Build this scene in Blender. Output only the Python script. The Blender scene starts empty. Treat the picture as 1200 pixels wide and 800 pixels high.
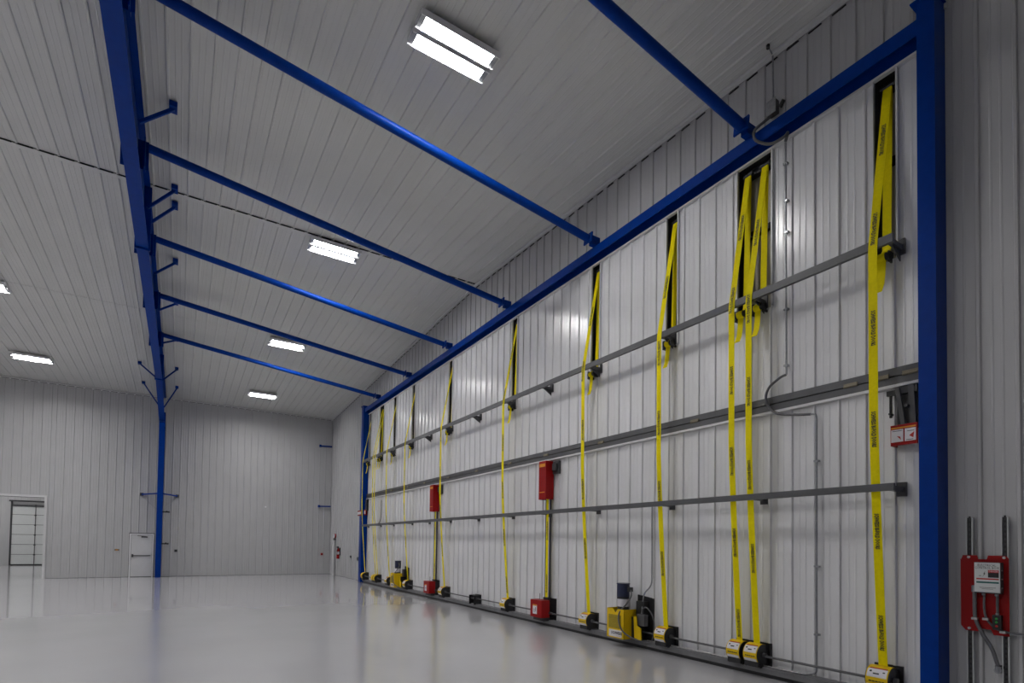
import bpy, math, random
from mathutils import Vector, Matrix
random.seed(7)
S = bpy.context.scene
COL = S.collection

# ------------------------------------------------------------------ camera
CAM = Vector((0.0, 7.209, 1.838))
YAW, PITCH, ROLL, FPX, PY = 0.5588, 0.027, 0.0147, 622.4, 620.27
def cam_axes():
    f = Vector((math.cos(YAW) * math.cos(PITCH), -math.sin(YAW) * math.cos(PITCH), math.sin(PITCH)))
    r = Vector((-math.sin(YAW), -math.cos(YAW), 0))
    u = r.cross(f)
    c, s = math.cos(ROLL), math.sin(ROLL)
    return c * r + s * u, -(-s * r + c * u), f      # right, down, forward
_r, _u, _f = cam_axes()
_u = -_u
cd = bpy.data.cameras.new('camera'); cam = bpy.data.objects.new('camera', cd); COL.objects.link(cam)
M = Matrix.Identity(4)
for i in range(3):
    M[i][0] = _r[i]; M[i][1] = _u[i]; M[i][2] = -_f[i]; M[i][3] = CAM[i]
cam.matrix_world = M
cd.sensor_width = 36; cd.lens = FPX / 1200 * 36; cd.shift_x = 0; cd.shift_y = (PY - 400) / 1200
cd.clip_end = 300
S.camera = cam

# ------------------------------------------------------------------ world and exposure
w = bpy.data.worlds.new('world'); S.world = w; w.use_nodes = True
bg = w.node_tree.nodes['Background']; bg.inputs[0].default_value = (0.6, 0.66, 0.75, 1); bg.inputs[1].default_value = 0.05
S.view_settings.view_transform = 'Standard'; S.view_settings.look = 'None'
S.view_settings.exposure = 0.0; S.view_settings.gamma = 1; S.view_settings.use_curve_mapping = False
LAMP = 110.0            # emission of the fixtures' diffusers

# ------------------------------------------------------------------ dimensions
L = 30.97; XN = -3.55; XR = 13.71; ZR = 9.455; SL = (9.455 - 8.770) / (30.97 - 13.709)
YW = 24.3             # far side wall
P = 0.315             # rib pitch
DX0, DX1 = 2.60, 24.0 # hangar door opening
DZ = 7.69
def ceil_z(x): return ZR - SL * abs(x - XR)

# ------------------------------------------------------------------ materials
def mat(name, col, rough=.5, metal=0., spec=.5, noise=0., nscale=6., bump=0., bscale=40., emis=None, es=0., coat=0.):
    m = bpy.data.materials.new(name); m.use_nodes = True
    nt = m.node_tree; b = nt.nodes['Principled BSDF']
    b.inputs['Base Color'].default_value = (*col, 1); b.inputs['Roughness'].default_value = rough
    b.inputs['Metallic'].default_value = metal; b.inputs['Specular IOR Level'].default_value = spec
    b.inputs['Coat Weight'].default_value = coat; b.inputs['Coat Roughness'].default_value = .06
    if emis: b.inputs['Emission Color'].default_value = (*emis, 1); b.inputs['Emission Strength'].default_value = es
    if noise or bump:
        tc = nt.nodes.new('ShaderNodeTexCoord')
    if noise:
        n = nt.nodes.new('ShaderNodeTexNoise'); n.inputs['Scale'].default_value = nscale; n.inputs['Detail'].default_value = 5
        nt.links.new(tc.outputs['Object'], n.inputs['Vector'])
        r = nt.nodes.new('ShaderNodeMapRange'); r.inputs[1].default_value = .3; r.inputs[2].default_value = .7
        r.inputs[3].default_value = 1 - noise; r.inputs[4].default_value = 1 + noise
        nt.links.new(n.outputs['Fac'], r.inputs[0])
        x = nt.nodes.new('ShaderNodeMix'); x.data_type = 'RGBA'; x.blend_type = 'MULTIPLY'; x.inputs[0].default_value = 1
        x.inputs[6].default_value = (*col, 1); nt.links.new(r.outputs[0], x.inputs[7]); nt.links.new(x.outputs[2], b.inputs['Base Color'])
    if bump:
        n2 = nt.nodes.new('ShaderNodeTexNoise'); n2.inputs['Scale'].default_value = bscale; n2.inputs['Detail'].default_value = 3
        nt.links.new(tc.outputs['Object'], n2.inputs['Vector'])
        bu = nt.nodes.new('ShaderNodeBump'); bu.inputs['Strength'].default_value = bump; bu.inputs['Distance'].default_value = .02
        nt.links.new(n2.outputs['Fac'], bu.inputs['Height']); nt.links.new(bu.outputs[0], b.inputs['Normal'])
    return m
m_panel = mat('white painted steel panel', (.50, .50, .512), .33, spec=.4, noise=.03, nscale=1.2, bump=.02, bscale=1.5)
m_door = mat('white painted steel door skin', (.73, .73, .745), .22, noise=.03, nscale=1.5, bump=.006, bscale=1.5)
m_ceil = mat('white painted ceiling liner', (.63, .63, .62), .42, spec=.35, noise=.03, nscale=.7)
m_trim = mat('white steel flashing', (.66, .66, .67), .35, noise=.03)
m_gap = mat('dark backing and gap shade', (.03, .03, .032), .9, noise=.2)  # dark wall backing; also colours the painted shade at eaves and ridge
m_floor = mat('glossy pale epoxy', (.56, .555, .575), .16, spec=.55, noise=.035, nscale=.5, bump=.04, bscale=.8, coat=.5)
m_blue = mat('blue steel paint', (.0, .034, .25), .36, spec=.1, noise=.08, nscale=9, bump=.03)
m_navy = mat('dark navy motor paint', (.012, .018, .06), .35, noise=.1)
m_yel = mat('yellow webbing', (.85, .72, .0), .7, spec=.15, noise=.05, nscale=30, bump=.05, bscale=220)
m_ypaint = mat('yellow guard paint', (.78, .52, .004), .45, spec=.3, noise=.05)
m_mesh = mat('expanded metal mesh', (.33, .24, .01), .6, noise=.5, nscale=120)
m_red = mat('red guard paint', (.30, .006, .007), .42, spec=.2, noise=.06)
m_rail = mat('grey primed steel', (.09, .091, .097), .42, noise=.12, nscale=5)
m_chord = mat('grey bottom chord steel', (.17, .17, .18), .4, noise=.15, nscale=4)
m_black = mat('black painted steel', (.016, .016, .018), .45, noise=.15)
m_dark = mat('dark grey steel', (.05, .05, .055), .45, noise=.15)
m_galv = mat('galvanised steel', (.33, .34, .36), .35, metal=.75, noise=.12, nscale=25)
m_flex = mat('grey flexible conduit', (.13, .13, .14), .5, noise=.1, bump=.25, bscale=90)
m_white = mat('white label film', (.72, .70, .75), .4, noise=.02)
m_boxw = mat('pale control box paint', (.64, .66, .66), .4, noise=.02)
m_ink = mat('black ink', (.012, .012, .012), .6)
m_redink = mat('red ink', (.45, .02, .015), .5)
m_green = mat('green ink', (.01, .12, .11), .5)
m_bolt = mat('bright bolt', (.5, .5, .5), .3, metal=.8)
m_lamp = mat('lit diffuser', (.9, .9, .9), .5, emis=(1, .985, .97), es=LAMP)
m_house = mat('white lamp housing', (.8, .8, .82), .4)
m_tan = mat('tan hinge wear', (.22, .19, .13), .5, noise=.3)
m_skin = mat('cream outer door skin', (.42, .39, .31), .5, noise=.06)
m_glow = mat('small green button', (.02, .35, .06), .4)
m_orange = mat('orange sticker', (.75, .28, .01), .5)

# ------------------------------------------------------------------ mesh builder
class MB:
    def __init__(s): s.v = []; s.f = []
    def add(s, vs, fs):
        o = len(s.v); s.v += [tuple(v) for v in vs]; s.f += [tuple(i + o for i in f) for f in fs]; return s
    def box(s, x0, x1, y0, y1, z0, z1):
        if x0 > x1: x0, x1 = x1, x0
        if y0 > y1: y0, y1 = y1, y0
        if z0 > z1: z0, z1 = z1, z0
        return s.add([(x0,y0,z0),(x1,y0,z0),(x1,y1,z0),(x0,y1,z0),(x0,y0,z1),(x1,y0,z1),(x1,y1,z1),(x0,y1,z1)],
              [(0,3,2,1),(4,5,6,7),(0,1,5,4),(1,2,6,5),(2,3,7,6),(3,0,4,7)])
    def bar(s, a, b, wy, wz, up=(0,0,1)):
        a, b = Vector(a), Vector(b); d = (b - a).normalized(); u = Vector(up); u = (u - d * u.dot(d)).normalized(); r = d.cross(u)
        vs = []
        for p in (a, b):
            for i, j in ((-1,-1),(1,-1),(1,1),(-1,1)): vs.append(p + r * (i * wy / 2) + u * (j * wz / 2))
        return s.add(vs, [(0,1,2,3),(7,6,5,4),(0,4,5,1),(1,5,6,2),(2,6,7,3),(3,7,4,0)])
    def tube(s, path, r, n=10):
        path = [Vector(p) for p in path]; rs = r if isinstance(r, (list, tuple)) else [r] * len(path)
        d0 = (path[1] - path[0]).normalized(); u = Vector((0,0,1)) if abs(d0.z) < .9 else Vector((1,0,0))
        vs = []
        for i, p in enumerate(path):
            d = (path[min(i+1, len(path)-1)] - path[max(i-1, 0)]).normalized()
            u = (u - d * u.dot(d)).normalized(); q = d.cross(u)
            for k in range(n):
                a = 2 * math.pi * k / n; vs.append(p + (u * math.cos(a) + q * math.sin(a)) * rs[i])
        fs = []
        for i in range(len(path) - 1):
            for k in range(n): fs.append((i*n+k, i*n+(k+1)%n, (i+1)*n+(k+1)%n, (i+1)*n+k))
        fs.append(tuple(range(n))[::-1]); fs.append(tuple((len(path)-1)*n + k for k in range(n)))
        return s.add(vs, fs)
    def prism(s, poly, d):            # closed 3-D polygon swept by vector d
        n = len(poly); d = Vector(d); vs = [Vector(p) for p in poly]; vs += [p + d for p in vs]
        fs = [tuple(range(n))[::-1], tuple(range(n, 2*n))] + [(i, (i+1)%n, n+(i+1)%n, n+i) for i in range(n)]
        return s.add(vs, fs)
    def ribbon(s, path, wx, t=.004):  # a strap: path in (y,z) at x, width along X, thickness t
        n = len(path); vs = []
        for i, p in enumerate(path):
            a = Vector(path[max(i-1,0)]); b = Vector(path[min(i+1,n-1)]); d = (b - a).normalized()
            nn = Vector((0, -d.z, d.y)) if d.yz.length else Vector((0,1,0))
            p = Vector(p)
            for sx, sn in ((-1,-1),(1,-1),(1,1),(-1,1)): vs.append(p + Vector((sx*wx/2,0,0)) + nn * (sn*t/2))
        fs = []
        for i in range(n-1):
            for k in range(4): fs.append((4*i+k, 4*i+(k+1)%4, 4*i+4+(k+1)%4, 4*i+4+k))
        fs += [(3,2,1,0), (4*n-4,4*n-3,4*n-2,4*n-1)]
        return s.add(vs, fs)
    def mesh(s, name, m, smooth=False):
        me = bpy.data.meshes.new(name); me.from_pydata(s.v, [], s.f); me.materials.append(m)
        import bmesh
        bm = bmesh.new(); bm.from_mesh(me); bmesh.ops.recalc_face_normals(bm, faces=bm.faces); bm.to_mesh(me); bm.free()
        if smooth:
            me.shade_smooth()
            try: me.set_sharp_from_angle(angle=math.radians(38))
            except Exception: pass
        return me
    def build(s, name, m, parent=None, smooth=False, kind=None):
        return link(name, s.mesh(name, m, smooth), parent, kind)
def link(name, me, parent=None, kind=None, mw=None):
    o = bpy.data.objects.new(name, me); COL.objects.link(o)
    if mw is not None: o.matrix_world = mw
    if parent:
        o.parent = parent
        o.matrix_parent_inverse = parent.matrix_world.inverted() if mw is None or True else Matrix()
    if kind: o['kind'] = kind
    return o
def tag(o, label, cat, group=None):
    o['label'] = label; o['category'] = cat
    if group: o['group'] = group
    return o
def empty(name, loc, label=None, cat=None, group=None, kind=None):
    o = bpy.data.objects.new(name, None); COL.objects.link(o); o.matrix_world = Matrix.Translation(loc); o.empty_display_size = .1
    if label: tag(o, label, cat, group)
    if kind: o['kind'] = kind
    return o
def B(x0, x1, y0, y1, z0, z1): return MB().box(x0, x1, y0, y1, z0, z1)

def text_data(s, size, bold=0.):
    c = bpy.data.curves.new('txt', 'FONT'); c.body = s; c.size = size; c.resolution_u = 1; c.offset = bold; c.align_x = 'CENTER'; c.align_y = 'CENTER'
    o = bpy.data.objects.new('txt', c); COL.objects.link(o); bpy.context.view_layer.update()
    dg = bpy.context.evaluated_depsgraph_get(); me = bpy.data.meshes.new_from_object(o.evaluated_get(dg))
    vs = [v.co.copy() for v in me.vertices]; fs = [tuple(p.vertices) for p in me.polygons]
    bpy.data.objects.remove(o); bpy.data.curves.remove(c); bpy.data.meshes.remove(me)
    return vs, fs
def put_text(mb, td, origin, right, up, sx=1., sy=1.):
    right, up, origin = Vector(right).normalized(), Vector(up).normalized(), Vector(origin)
    mb.add([origin + right * (v.x * sx) + up * (v.y * sy) for v in td[0]], td[1])

# ------------------------------------------------------------------ ribbed sheets: one mesh per size, shared
_cache = {}
def rib_profile(rib):
    """ one pitch of the sheet: (u, height) with rounded rib corners and small pencil ribs """
    raw = [(.006, 0), (.014, rib), (.044, rib), (.052, 0), (.138, 0), (.143, .0035), (.157, .0035), (.162, 0), (.222, 0), (.227, .0035), (.241, .0035), (.246, 0)]
    out = [(0.0, 0.0)]; seq = [(0.0, 0.0)] + raw + [(P, 0.0)]
    for i in range(1, len(seq) - 1):
        p = Vector(seq[i]); d0 = Vector(seq[i-1]) - p; d1 = Vector(seq[i+1]) - p
        r = .0045 if rib > .01 and i <= 4 else .0018
        r = min(r, d0.length * .38, d1.length * .38); q0 = p + d0.normalized() * r; q1 = p + d1.normalized() * r
        s0 = p + d0.normalized() * min(r * 1.35, d0.length * .47); s1 = p + d1.normalized() * min(r * 1.35, d1.length * .47)
        m_ = (q0 + q1 + 2 * p) / 4
        if i <= 4: out += [tuple(s0), tuple(q0), tuple(m_), tuple(q1), tuple(s1)]
        else: out += [tuple(s0), tuple(p), tuple(s1)]
    return out
def sheet_mesh(width, length, m, rib=.027, phase=0.):
    key = (round(width, 3), round(length, 3), m.name, rib, round(phase, 3))
    if key in _cache: return _cache[key]
    prof = rib_profile(rib); full = []
    for k in range(int((width + phase) / P) + 1): full += [(k * P + u, h) for u, h in prof]
    full.append((full[-1][0] + P, 0))
    def hat(u):
        for (u0, h0), (u1, h1) in zip(full, full[1:]):
            if u0 <= u <= u1 and u1 > u0: return h0 + (h1 - h0) * (u - u0) / (u1 - u0)
        return 0
    pts = [(0, hat(phase))] + [(u - phase, h) for u, h in full if phase + 5e-4 < u < phase + width - 5e-4] + [(width, hat(phase + width))]
    n = len(pts); vs = []; fs = []
    for z in (0, length): vs += [(u, -z, h) for u, h in pts]           # local x across, -y along, z relief
    for z in (0, length): vs += [(0, -z, -.006), (width, -z, -.006)]
    for i in range(n-1): fs.append((i, i+1, n+i+1, n+i))
    a, b, c, d = 2*n, 2*n+1, 2*n+2, 2*n+3
    fs += [(b, a, c, d), (0, n, c, a), (n-1, b, d, 2*n-1)]
    fs += [tuple([a] + [b] + list(range(n-1, -1, -1))), tuple([d, c] + list(range(n, 2*n)))]
    mb = MB(); mb.add(vs, fs); me = mb.mesh('ribbed_sheet', m)
    me.shade_smooth(); me.set_sharp_from_angle(angle=math.radians(62))
    _cache[key] = me
    return me
def sheet(name, origin, across, along, normal, width, length, m, parent, rib=.027, phase=0.):
    me = sheet_mesh(width, length, m, rib, phase)
    A, G, N = Vector(across).normalized(), Vector(along).normalized(), Vector(normal).normalized()
    mw = Matrix.Identity(4)
    for i in range(3): mw[i][0] = A[i]; mw[i][1] = -G[i]; mw[i][2] = N[i]; mw[i][3] = origin[i]
    return link(name, me, parent, mw=mw)

W3 = 3 * P
# ================================================================== SETTING
floor = B(XN - .3, 46.3, -.4, YW + .3, -.3, 0).build('floor', m_floor); floor['kind'] = 'structure'

# --- wall_right (the wall that holds the hangar door)
wr = MB().box(XN - .3, DX0 - .02, -.35, -.05, 0, 9.4).box(DX1 + .02, L + .3, -.35, -.05, 0, 9.4).box(DX0 - .02, DX1 + .02, -.35, -.05, 7.72, 9.4)
wr = wr.build('wall_right', m_gap); wr['kind'] = 'structure'
def wall_run(x0, x1, zlo, parent, mt, name='wall_panel'):
    x = x0
    while x < x1 - .01:
        wd = min(W3, x1 - x); zt = min(ceil_z(x), ceil_z(x + wd)) - .01
        sheet(name, (x, -.03, zlo), (1,0,0), (0,0,1), (0,1,0), wd, round(zt - zlo, 2), mt, parent); x += wd
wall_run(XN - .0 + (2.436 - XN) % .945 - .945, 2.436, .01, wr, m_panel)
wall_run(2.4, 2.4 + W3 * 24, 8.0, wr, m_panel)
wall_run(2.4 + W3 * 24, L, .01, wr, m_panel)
# flashing under the ceiling, in two slopes, with dark dashes painting the shade under it
t = MB().bar((XN, .03, ceil_z(XN) - .035), (XR, .03, ZR - .035), .07, .05).bar((XR, .03, ZR - .035), (L, .03, ceil_z(L) - .035), .07, .05)
t = t.build('trim_1', m_trim); t['kind'] = 'structure'
mb = MB(); x = XN
while x < L - .2:
    z = min(ceil_z(x), ceil_z(x + P)) - .085
    mb.box(x + .10, x + P - .04, -.028, -.006, z + .012, z + .02); x += P
mb.build('eave_shade_dashes', m_gap, t, kind='stuff')  # thin shadow under the flashing, made as dark dashes

# --- wall_far with a man door and an opening to the next bay
OY0, OY1, OZ = 12.33, 17.6, 3.59
wf = MB().box(L + .05, L + .35, -.35, OY0, 0, 9).box(L + .05, L + .35, OY1, YW + .3, 0, 9).box(L + .05, L + .35, OY0, OY1, OZ, 9)
wf = wf.build('wall_far', m_gap); wf['kind'] = 'structure'
MY0, MY1, MZ = 8.26, 9.22, 2.07
ys = [MY0 - .02 - W3 * k for k in range(9, 0, -1)]
segs = []; y = -.03
first = ys[0]
segs.append((-.03, first, .01))
for k in range(9): segs.append((first + W3*k, first + W3*(k+1), .01))
segs.append((MY0 - .02, MY1 + .02, MZ + .03))
y = MY1 + .02
while y < OY0 - .1: segs.append((y, min(y + W3, OY0 - .08), .01)); y += W3
segs.append((OY0 - .08, OY0 - .08 + W3, OZ + .08))
y = OY0 - .08 + W3
while y < OY1 + .08 - .01: segs.append((y, min(y + W3, OY1 + .08), OZ + .08)); y += W3
y = OY1 + .08
while y < YW - .01: segs.append((y, min(y + W3, YW), .01)); y += W3
for a, b, z0 in segs:
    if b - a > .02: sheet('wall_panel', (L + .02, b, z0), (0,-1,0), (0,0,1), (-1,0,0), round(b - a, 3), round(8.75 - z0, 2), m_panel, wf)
mb = MB().bar((L - .03, 0, 8.715), (L - .03, YW, 8.715), .08, .07); t = mb.build('trim_2', m_trim); t['kind'] = 'structure'
mb = MB(); y = .1
while y < YW: mb.box(L - .075, L - .066, y, y + P - .07, 8.672, 8.69); y += P
mb.build('eave_shade_dashes', m_gap, t, kind='stuff')  # dark dashes put the flashing's shade into colour
t = MB().box(L - .05, L + .05, OY0 - .09, OY0, 0, OZ + .09).box(L - .05, L + .05, OY1, OY1 + .09, 0, OZ + .09).box(L - .05, L + .05, OY0, OY1, OZ, OZ + .09)
t.build('trim_3', m_trim)['kind'] = 'structure'
# man door
d1 = empty('door_1', (L, (MY0 + MY1) / 2, 0), kind='structure')
MB().box(L - .05, L + .04, MY0, MY0 + .06, 0, MZ).box(L - .05, L + .04, MY1 - .06, MY1, 0, MZ).box(L - .05, L + .04, MY0 + .06, MY1 - .06, MZ - .06, MZ).build('door_frame', m_house, d1)
B(L - .02, L + .03, MY0 + .07, MY1 - .07, .02, MZ - .07).build('door_leaf', m_trim, d1)
MB().box(L - .07, L - .03, MY0 + .12, MY1 - .12, 1.0, 1.035).box(L - .09, L - .02, MY1 - .17, MY1 - .10, .95, 1.09).build('push_bar', m_dark, d1)
MB().box(L - .08, L - .02, MY0 + .25, MY0 + .5, 1.88, 1.94).bar((L-.08, MY0+.3, 1.94), (L-.1, MY0+.65, 1.965), .02, .02).build('door_closer', m_rail, d1)
B(L - .06, L + .03, MY0 + .07, MY1 - .07, 0, .02).build('threshold', m_dark, d1)

# --- the next bay, seen through the opening
bx = 45.85
w5 = MB().box(bx + .02, bx + .3, OY0 - .3, YW, 0, 7).box(L + .35, bx + .3, 11.6, 11.9, 0, 7).build('wall_back', m_panel); w5['kind'] = 'structure'
y = 11.9
while y < YW - .1:
    sheet('wall_panel', (bx, y + W3, .01), (0,-1,0), (0,0,1), (-1,0,0), W3, 6.9, m_panel, w5) if y > 16.6 else sheet('wall_panel', (bx, y + W3, 4.05), (0,-1,0), (0,0,1), (-1,0,0), W3, 2.9, m_panel, w5)
    y += W3
B(L + .35, bx + .3, 11.6, YW + .3, 7, 7.2).build('ceiling_back', m_ceil)['kind'] = 'structure'
d2 = empty('door_2', (bx, 14.8, 0), kind='structure')
DY0, DY1 = 12.6, 16.36
for k in range(6):
    z0 = .06 + k * .64
    B(bx - .06, bx - .01, DY0, DY1, z0 + .014, z0 + .627).build('door_section', m_boxw, d2)
B(bx - .06, bx - .01, DY0, DY1, 0, .07).build('bottom_seal', m_black, d2)
B(bx - .012, bx - .004, DY0, DY1, 0, 3.9).build('section_joint', m_rail, d2)
for yy in (DY0, DY1): B(bx - .12, bx - .01, yy - .03, yy + .05, 0, 4.1).build('door_track', m_dark, d2)
for yy in (13.9, 15.2): MB().box(bx - .085, bx - .06, yy - .02, yy + .02, .08, 3.8).build('stile', m_rail, d2)
for k in range(6):
    for yy in (13.9, 15.2): B(bx - .11, bx - .085, yy - .05, yy + .05, .64 + k*.64, .72 + k*.64).build('hinge', m_dark, d2)
MB().tube([(bx - .25, DY0, 4.13), (bx - .25, DY1 + .1, 4.13)], .05).build('spring_shaft', m_dark, d2)
B(bx - .14, bx - .05, DY0, DY1, 3.80, 3.88).build('top_strut', m_dark, d2)

# --- side wall, near wall
t = B(XN - .3, L + .3, YW, YW + .3, 0, 9.5).build('wall_left', m_panel); t['kind'] = 'structure'
t = B(XN - .3, XN - .02, -.3, YW + .3, 0, 9.5).build('wall_near', m_panel); t['kind'] = 'structure'

# --- ceiling: ribbed liner in two slopes
def slab(x0, x1):
    z0, z1 = ceil_z(x0), ceil_z(x1); o = .04
    return MB().prism([(x0, -.3, z0 + o), (x1, -.3, z1 + o), (x1, -.3, z1 + .3), (x0, -.3, z0 + .3)], (0, YW + .6, 0))
c = slab(XN - .3, XR); c2 = slab(XR, L + .3); c.add(c2.v, c2.f)
ceiling = c.build('ceiling', m_gap); ceiling['kind'] = 'structure'
LAP = 9.40
def ceil_run(xa, xb, drop=0.):
    za, zb = ceil_z(xa), ceil_z(xb); al = Vector((xb - xa, 0, zb - za)); ln = al.length; al.normalize()
    nn = Vector((al.z, 0, -al.x)) if al.x > 0 else Vector((-al.z, 0, al.x))
    y = -.02
    while y < YW:
        # across must satisfy across x (-along) = normal
        ac = (-al).cross(nn) * -1
        org = (xa, y if ac.y > 0 else y + W3, za - drop)
        sheet('ceiling_panel', org, ac, al, nn, W3, round(ln, 3), m_ceil, ceiling, rib=.026); y += W3
ceil_run(XN, LAP, .0); ceil_run(LAP, XR - .03, -.006); ceil_run(XR + .03, 20.6, -.006); ceil_run(20.6, L, 0.)
t = B(XR - .028, XR + .10, 0, YW, ZR - .024, ZR - .012).build('trim_4', m_ceil); t['kind'] = 'structure'
mb = MB(); y = .05
while y < YW: mb.box(XR - .04, XR - .028, y + .03, y + P - .03, ZR - .03, ZR - .002); y += P
mb.build('ridge_gap_shade', m_gap, t, kind='stuff')  # dark blocks stand in for the shadow gap between ribs

# ================================================================== HANGAR DOOR (bifold, two leaves)
STRAPS = [3.02, 4.64, 4.92, 6.33, 8.35, 11.50, 15.30, 18.45, 20.45, 21.95, 22.22, 23.72]
SLOTS = [(2.90, 3.14), (4.49, 5.04), (6.21, 6.45), (8.22, 8.47), (11.37, 11.61), (15.18, 15.43), (18.33, 18.58), (20.33, 20.58), (21.80, 22.36), (23.60, 23.85)]
ZS = 5.34
d3 = empty('door_3', ((DX0 + DX1) / 2, 0, 0), kind='structure')
B(DX0, DX1, -.28, -.24, .1, 7.68).build('outer_skin', m_skin, d3)
# lower leaf panels, upper leaf lower part, panels between slots
x = DX0
edges = []
while x < DX1 - .01: edges.append((x, min(x + W3, DX1))); x += W3
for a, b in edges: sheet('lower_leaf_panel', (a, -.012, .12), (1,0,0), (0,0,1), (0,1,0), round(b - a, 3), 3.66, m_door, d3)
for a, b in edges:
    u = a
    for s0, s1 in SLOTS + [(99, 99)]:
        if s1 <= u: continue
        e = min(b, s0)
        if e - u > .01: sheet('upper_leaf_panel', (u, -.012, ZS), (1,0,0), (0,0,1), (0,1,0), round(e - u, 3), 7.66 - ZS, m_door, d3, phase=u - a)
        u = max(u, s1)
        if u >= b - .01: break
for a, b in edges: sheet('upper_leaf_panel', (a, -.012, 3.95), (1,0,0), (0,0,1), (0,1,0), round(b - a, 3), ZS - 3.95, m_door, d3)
for a, b in SLOTS:
    MB().box(a - .02, a, -.2, .035, ZS, 7.66).box(b, b + .02, .0, .035, ZS, 7.66).box(a, b, -.2, .01, ZS - .02, ZS).build('slot_lining', m_trim, d3)
    MB().box(b, b + .02, -.2, 0, ZS, 7.66).box(b - .06, b, -.2, -.1, ZS, 7.66).build('slot_jamb', m_black, d3)
    MB().box(a, b, -.22, -.12, 7.55, 7.66).box(a, b, -.22, -.14, 6.62, 6.70).build('slot_girt', m_black, d3)
# top edge flashing, hinge band at mid height
B(DX0, DX1, -.01, .045, 7.655, 7.685).build('top_flashing', m_trim, d3)
B(DX0, DX1, -.05, .05, 3.905, 4.0).build('upper_chord', m_rail, d3)
B(DX0, DX1, -.05, .03, 3.885, 3.905).build('hinge_gap', m_black, d3)
B(DX0, DX1, -.05, .055, 3.80, 3.885).build('lower_chord', m_rail, d3)
B(DX0, 24.0, -.01, .06, 3.765, 3.798).build('mid_flashing', m_trim, d3)
for xx in (2.75, 3.05, 3.4, 5.8, 8.1, 10.0, 11.6, 13.4, 15.3, 17.2, 18.8, 20.6, 22.4):
    MB().box(xx - .08, xx + .08, .05, .066, 3.905, 3.935).tube([(xx - .08, .064, 3.895), (xx + .08, .064, 3.895)], .014, 8).build('hinge', m_tan, d3)
# bottom chord
MB().box(DX0, DX1, -.1, .15, .06, .145).box(DX0, DX1, .135, .16, .125, .15).build('bottom_chord', m_chord, d3)
MB().box(DX0, DX1, -.06, .10, .0, .05).build('bottom_seal', m_black, d3)

# push-out rails on arms
ARMS = [2.86, 4.60, 6.30, 8.20, 9.87, 11.45, 13.30, 15.15, 16.80, 18.38, 20.35, 21.95, 23.70]
def rail(z, h, label, top):
    r = empty('door_rail', (DX0 + .25, .3, z), label, 'rail')
    MB().box(2.82, 23.72, .27, .32, z - h, z).build('rail_bar', m_rail, r)
    for ax in ARMS:
        mb = MB().box(ax - .025, ax + .025, .0, .27, z - h, z - h + .06)
        mb.box(ax - .05, ax + .05, -.005, .03, z - h - .05, z + .03)
        if top: mb.prism([(ax - .004, .02, z - h), (ax - .004, .24, z - h), (ax - .004, .02, z - h - .13)], (.012, 0, 0))
        mb.build('rail_arm', m_dark, r)
    return r
rail(5.50, .10, 'long grey steel rail on arms across the upper door leaf', True)
rail(2.60, .085, 'long grey steel rail on arms across the lower door leaf', False)

# ================================================================== STRAPS AND DRUMS
t_strap = text_data('SCHWEISS BI-FOLD DOORS', .062, .0024)
tw = max(v.x for v in t_strap[0]) - min(v.x for v in t_strap[0])
order = ['nearest the right blue column', 'left one of the near pair', 'x']
names = {0: 'first from the right blue column', 1: 'right one of the near pair', 2: 'left one of the near pair',
         3: 'just right of the large yellow motor', 4: 'between the large yellow motor and the large red box', 5: 'left of the large red box',
         6: 'right of the small red box', 7: 'just right of the small far yellow motor', 8: 'just left of the small far yellow motor',
         9: 'right one of the far pair', 10: 'left one of the far pair', 11: 'last one, against the far blue column'}
WID = .097
def strap(i, x):
    lab = 'yellow printed lifting strap, ' + names[i]
    r = empty('lifting_strap', (x, .1, .45), lab, 'strap')
    path = [(x, -.06, 7.56), (x, .328, 5.46), (x, .335, 5.36), (x, .325, 3.4)]
    n = 6
    zt, yt = 3.4, .325; zb, yb = .44, .115
    for k in range(1, n + 1):
        f = k / n; path.append((x, yt + (yb - yt) * (f ** 1.25), zt + (zb - zt) * f))
    MB().ribbon(path, WID).build('front_strand', m_yel, r)
    MB().ribbon([(x, -.075, 7.56), (x, -.02, 5.50), (x, .055, 5.38), (x, .10, 5.30)], WID).build('back_strand', m_yel, r)
    MB().tube([(x - .08, -.07, 7.56), (x + .08, -.07, 7.56)], .03, 10).build('top_roller', m_black, r)
    an = MB().tube([(x - .085, .11, 5.35), (x + .085, .11, 5.35)], .045, 12).box(x - .075, x - .060, -.02, .10, 5.29, 5.42).box(x + .06, x + .11, -.02, .13, 5.27, 5.42)
    an.build('anchor', m_black, r, smooth=False)
    a2 = [(x, .11 + .052 * math.cos(a), 5.35 + .052 * math.sin(a)) for a in [math.radians(v) for v in range(120, -100, -20)]]
    MB().ribbon(a2, WID * .98).build('anchor_wrap', m_yel, r)
    MB().ribbon([(x, .112, 5.30), (x, .125, 5.15), (x + .005, .14, 5.02), (x + .02, .17, 4.92)], WID * .95).build('tail', m_yel, r)
    # print, letters running down the strap
    P0 = [Vector(p) for p in path]; cum = [0]
    for a, b in zip(P0, P0[1:]): cum.append(cum[-1] + (b - a).length)
    s = .75 + (i * .37) % .6
    while s < cum[-1] - .15:
        j = max(k for k in range(len(cum) - 1) if cum[k] <= s)
        a, b = P0[j], P0[j+1]; d = (b - a).normalized(); p = a + d * (s - cum[j])
        c0 = s - cum[j] - .2 < 0 or s + .2 > cum[j+1]
        nn = Vector((0, -d.z, d.y)).normalized()
        if nn.y < 0: nn = -nn
        # small bends: text stays flat, lifted a few mm
        mb = MB(); put_text(mb, t_strap, p + nn * (.005 if not c0 else .012), d, nn.cross(d), .42 / tw, 1.05)
        mb.build('printed_lettering', m_ink, r)
        s += 1.2
    return r
for i, x in enumerate(STRAPS): strap(i, x)

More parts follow.
